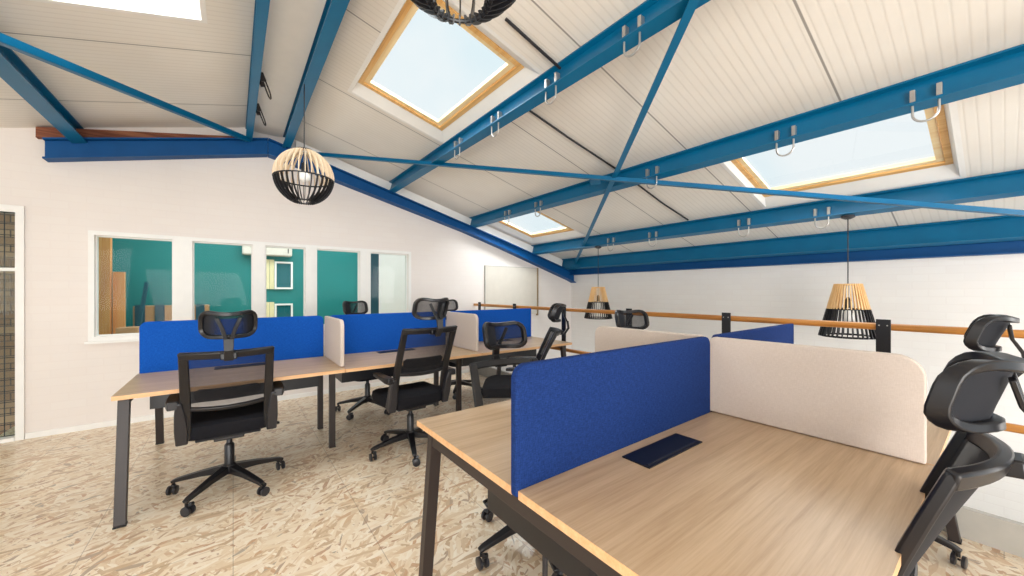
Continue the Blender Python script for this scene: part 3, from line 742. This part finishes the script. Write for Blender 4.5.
# ------------------------------------------------------------------ pendant lamps
def globe(label, x, y, ztop, zc=2.28):
    t = thing('globe_pendant', label, 'pendant lamp', (x, y, zc), group='slatted globe pendant lamps')
    Rr = .228; n = 30
    def arc(a0, a1, k=9): return [(Rr * math.cos(a0 + (a1 - a0) * i / k), Rr * .98 * math.sin(a0 + (a1 - a0) * i / k)) for i in range(k + 1)]
    for nm, a0, a1, mt in (('upper_slats', math.radians(-4), math.radians(76), 'slatpale'), ('lower_slats', math.radians(-4), math.radians(-67), 'black')):
        bm = B()
        for k in range(n):
            a = 2 * PI * k / n; d = Vector((math.cos(a), math.sin(a), 0)); tn = Vector((-d.y, d.x, 0))
            sweep(bm, [tuple(d * (r - .012) + Vector((0, 0, z))) + (.0046, .022) for r, z in arc(a0, a1)], tuple(tn))
        obj(nm, bm, M[mt], t)
    for nm, r, z in (('top_ring', .062, .222), ('middle_ring', .222, -.018), ('bottom_ring', .086, -.205)):
        bm = B(); tube(bm, [(r * math.cos(2 * PI * k / 40), r * math.sin(2 * PI * k / 40), z) for k in range(40)], .006, 8, closed=True); obj(nm, bm, M['black'], t, smooth=True)
    bm = B(); lathe(bm, [(0, .02)] + [(.045 * math.sin(PI * k / 12), .045 * -math.cos(PI * k / 12) + .0) for k in range(1, 12)][::-1] + [(0, -.045)], 20); obj('bulb', bm, M['bulb'], t, smooth=True)
    bm = B(); lathe(bm, [(.02, .035), (.024, .05), (.022, .11), (.008, .125)], 16); obj('lamp_holder', bm, M['black'], t, smooth=True)
    bm = B(); tube(bm, [(0, 0, .12), (0, 0, .4), (0, 0, ztop - zc)], .004, 8); obj('cord', bm, M['cable'], t, smooth=True)
    return t
globe('slatted globe pendant with pale top and black lower half, hanging before the gable wall', .474, 3.51, 3.054)
globe('black slatted globe pendant overhead, cropped by the top of the photo', .487, .885, 3.054, zc=2.322)
def cone(label, x, y):
    zt, zm, zb = 1.394, 1.167, .917
    t = thing('cone_pendant', label, 'pendant lamp', (x, y, zb), group='slatted cone pendant lamps')
    rt, rb = .09, .202; rm = rt + (rb - rt) * (zt - zm) / (zt - zb); n = 36
    for nm, r0, z0, r1, z1, mt in (('upper_slats', rt, zt, rm, zm, 'slat'), ('lower_slats', rm, zm, rb, zb, 'black')):
        bm = B()
        for k in range(n):
            a = 2 * PI * k / n; d = Vector((math.cos(a), math.sin(a), 0))
            sweep(bm, [tuple(d * r0 + Vector((0, 0, z0 - zb))) + (.0065, .018), tuple(d * r1 + Vector((0, 0, z1 - zb))) + (.0075, .018)], (-d.y, d.x, 0))
        obj(nm, bm, M[mt], t)
    for nm, r, z, rr in (('top_ring', rt - .01, zt - .006, .008), ('middle_ring', rm - .008, zm, .007), ('bottom_ring', rb - .012, zb + .006, .009)):
        bm = B(); tube(bm, [(r * math.cos(2 * PI * k / 40), r * math.sin(2 * PI * k / 40), z - zb) for k in range(40)], rr, 8, closed=True)
        obj(nm, bm, M['slat' if nm == 'top_ring' else 'black'], t, smooth=True)
    bm = B(); bar(bm, (-rt + .01, 0, zt - zb - .006), (rt - .01, 0, zt - zb - .006), .012, .006); obj('cross_bar', bm, M['black'], t)
    bm = B(); lathe(bm, [(.006, .36), (.022, .33), (.024, .27), (.02, .26)], 16); obj('lamp_holder', bm, M['black'], t, smooth=True)
    bm = B(); lathe(bm, [(.012, .262), (.016, .24), (.04, .205), (.045, .175), (.035, .145), (.0, .132)], 18); obj('bulb', bm, M['bulb'], t, smooth=True)
    zc = roof(x + .02) - .165
    bm = B(); tube(bm, [(0, 0, .35), (0, 0, .8), (0, 0, zc - zb)], .0045, 8); obj('cord', bm, M['cable'], t, smooth=True)
    bm = B(); lathe(bm, [(.05, zc - zb), (.05, zc - zb - .02), (.02, zc - zb - .035)], 20); obj('ceiling_rose', bm, M['blackgrey'], t, smooth=True)
cone('slatted cone pendant at right, pale wood above black, behind the handrail', 4.45, .851)
cone('distant slatted cone pendant hanging near the far corner', 4.45, 3.725)

# ------------------------------------------------------------------ light, sky, camera
w = bpy.data.worlds.new('sky'); bpy.context.scene.world = w; w.use_nodes = True
nt = w.node_tree; bg = nt.nodes['Background']
tc = N(nt, 'ShaderNodeTexCoord'); nz = N(nt, 'ShaderNodeTexNoise'); nz.inputs['Scale'].default_value = 2.2; nz.inputs['Detail'].default_value = 5
nt.links.new(tc.outputs['Generated'], nz.inputs['Vector'])
nt.links.new(ramp(nt, nz.outputs['Fac'], [(.4, (.80, .93, .98, 1)), (.62, (.97, .99, 1, 1))]), bg.inputs[0]); bg.inputs[1].default_value = 2.0
def area(name, loc, target, sx, sy, power, col=(1, 1, 1)):
    l = bpy.data.lights.new(name, 'AREA'); l.shape = 'RECTANGLE'; l.size = sx; l.size_y = sy; l.energy = power; l.color = col
    o = bpy.data.objects.new(name, l); C.objects.link(o); o.location = loc
    o.rotation_euler = (Vector(target) - Vector(loc)).to_track_quat('-Z', 'Y').to_euler(); o['kind'] = 'helper'; return o
area('window_light', (-3.6, -3.2, 1.9), (2.2, 2.6, 1.2), 3.5, 2.2, 190, (1, .97, .93))  # added soft fill behind the camera, no window there
area('skylight_light', (1.35, 2.8, 3.4), (1.35, 2.8, 0), .8, 1.2, 60, (.95, .98, 1))
area('skylight_light', (3.9, .85, 2.75), (3.0, .85, 0), .9, 1.1, 50, (.95, .98, 1))
area('skylight_light', (3.85, 4.5, 2.8), (3.2, 4.2, 0), .8, .9, 90, (.95, .98, 1))
area('skylight_light', (-.65, 2.5, 3.4), (-.4, 2.6, 0), .7, 1.1, 50, (.95, .98, 1))
area('bounce_fill', (-.6, -2.6, .9), (1.6, 1.6, 3.2), 2.2, 2.2, 140, (1, .97, .94))  # added fill aimed upwards to brighten the ceiling
area('void_fill', (4.2, -2.4, 1.2), (5.3, 3.2, .8), .8, 2.0, 75, (1, .97, .94))  # added fill in the void to brighten the long wall
area('back_room_fill', (.6, 6.6, 2.7), (.6, 6.9, 0), 3, 1, 34, (1, .98, .95))  # added fill that brightens the room behind the glass

sl = bpy.data.lights.new('patch_fill', 'SPOT'); sl.energy = 26; sl.spot_size = math.radians(16); sl.spot_blend = .2; sl.shadow_soft_size = .01  # added spot, only there to make the bright patch on the teal wall
so = bpy.data.objects.new('patch_fill', sl); C.objects.link(so); so.location = (3.0, 7.0, 2.2); so.rotation_euler = (Vector((1.6, 7.8, 1.42)) - so.location).to_track_quat('-Z', 'Y').to_euler(); so['kind'] = 'helper'
cam = bpy.data.cameras.new('camera'); co = bpy.data.objects.new('camera', cam); C.objects.link(co)
yaw = .92552
co.location = (0, 0, H); co.rotation_euler = (PI / 2, 0, yaw - PI / 2)
cam.sensor_fit = 'HORIZONTAL'; cam.sensor_width = 36; cam.lens = 36 * 370.47 / 1024; cam.shift_y = 3.6 / 1024; cam.clip_start = .02
sc = bpy.context.scene; sc.camera = co
sc.view_settings.view_transform = 'Standard'; sc.view_settings.look = 'None'; sc.view_settings.exposure = -0.16
sc.cycles.max_bounces = 8; sc.cycles.diffuse_bounces = 5; sc.cycles.transparent_max_bounces = 16
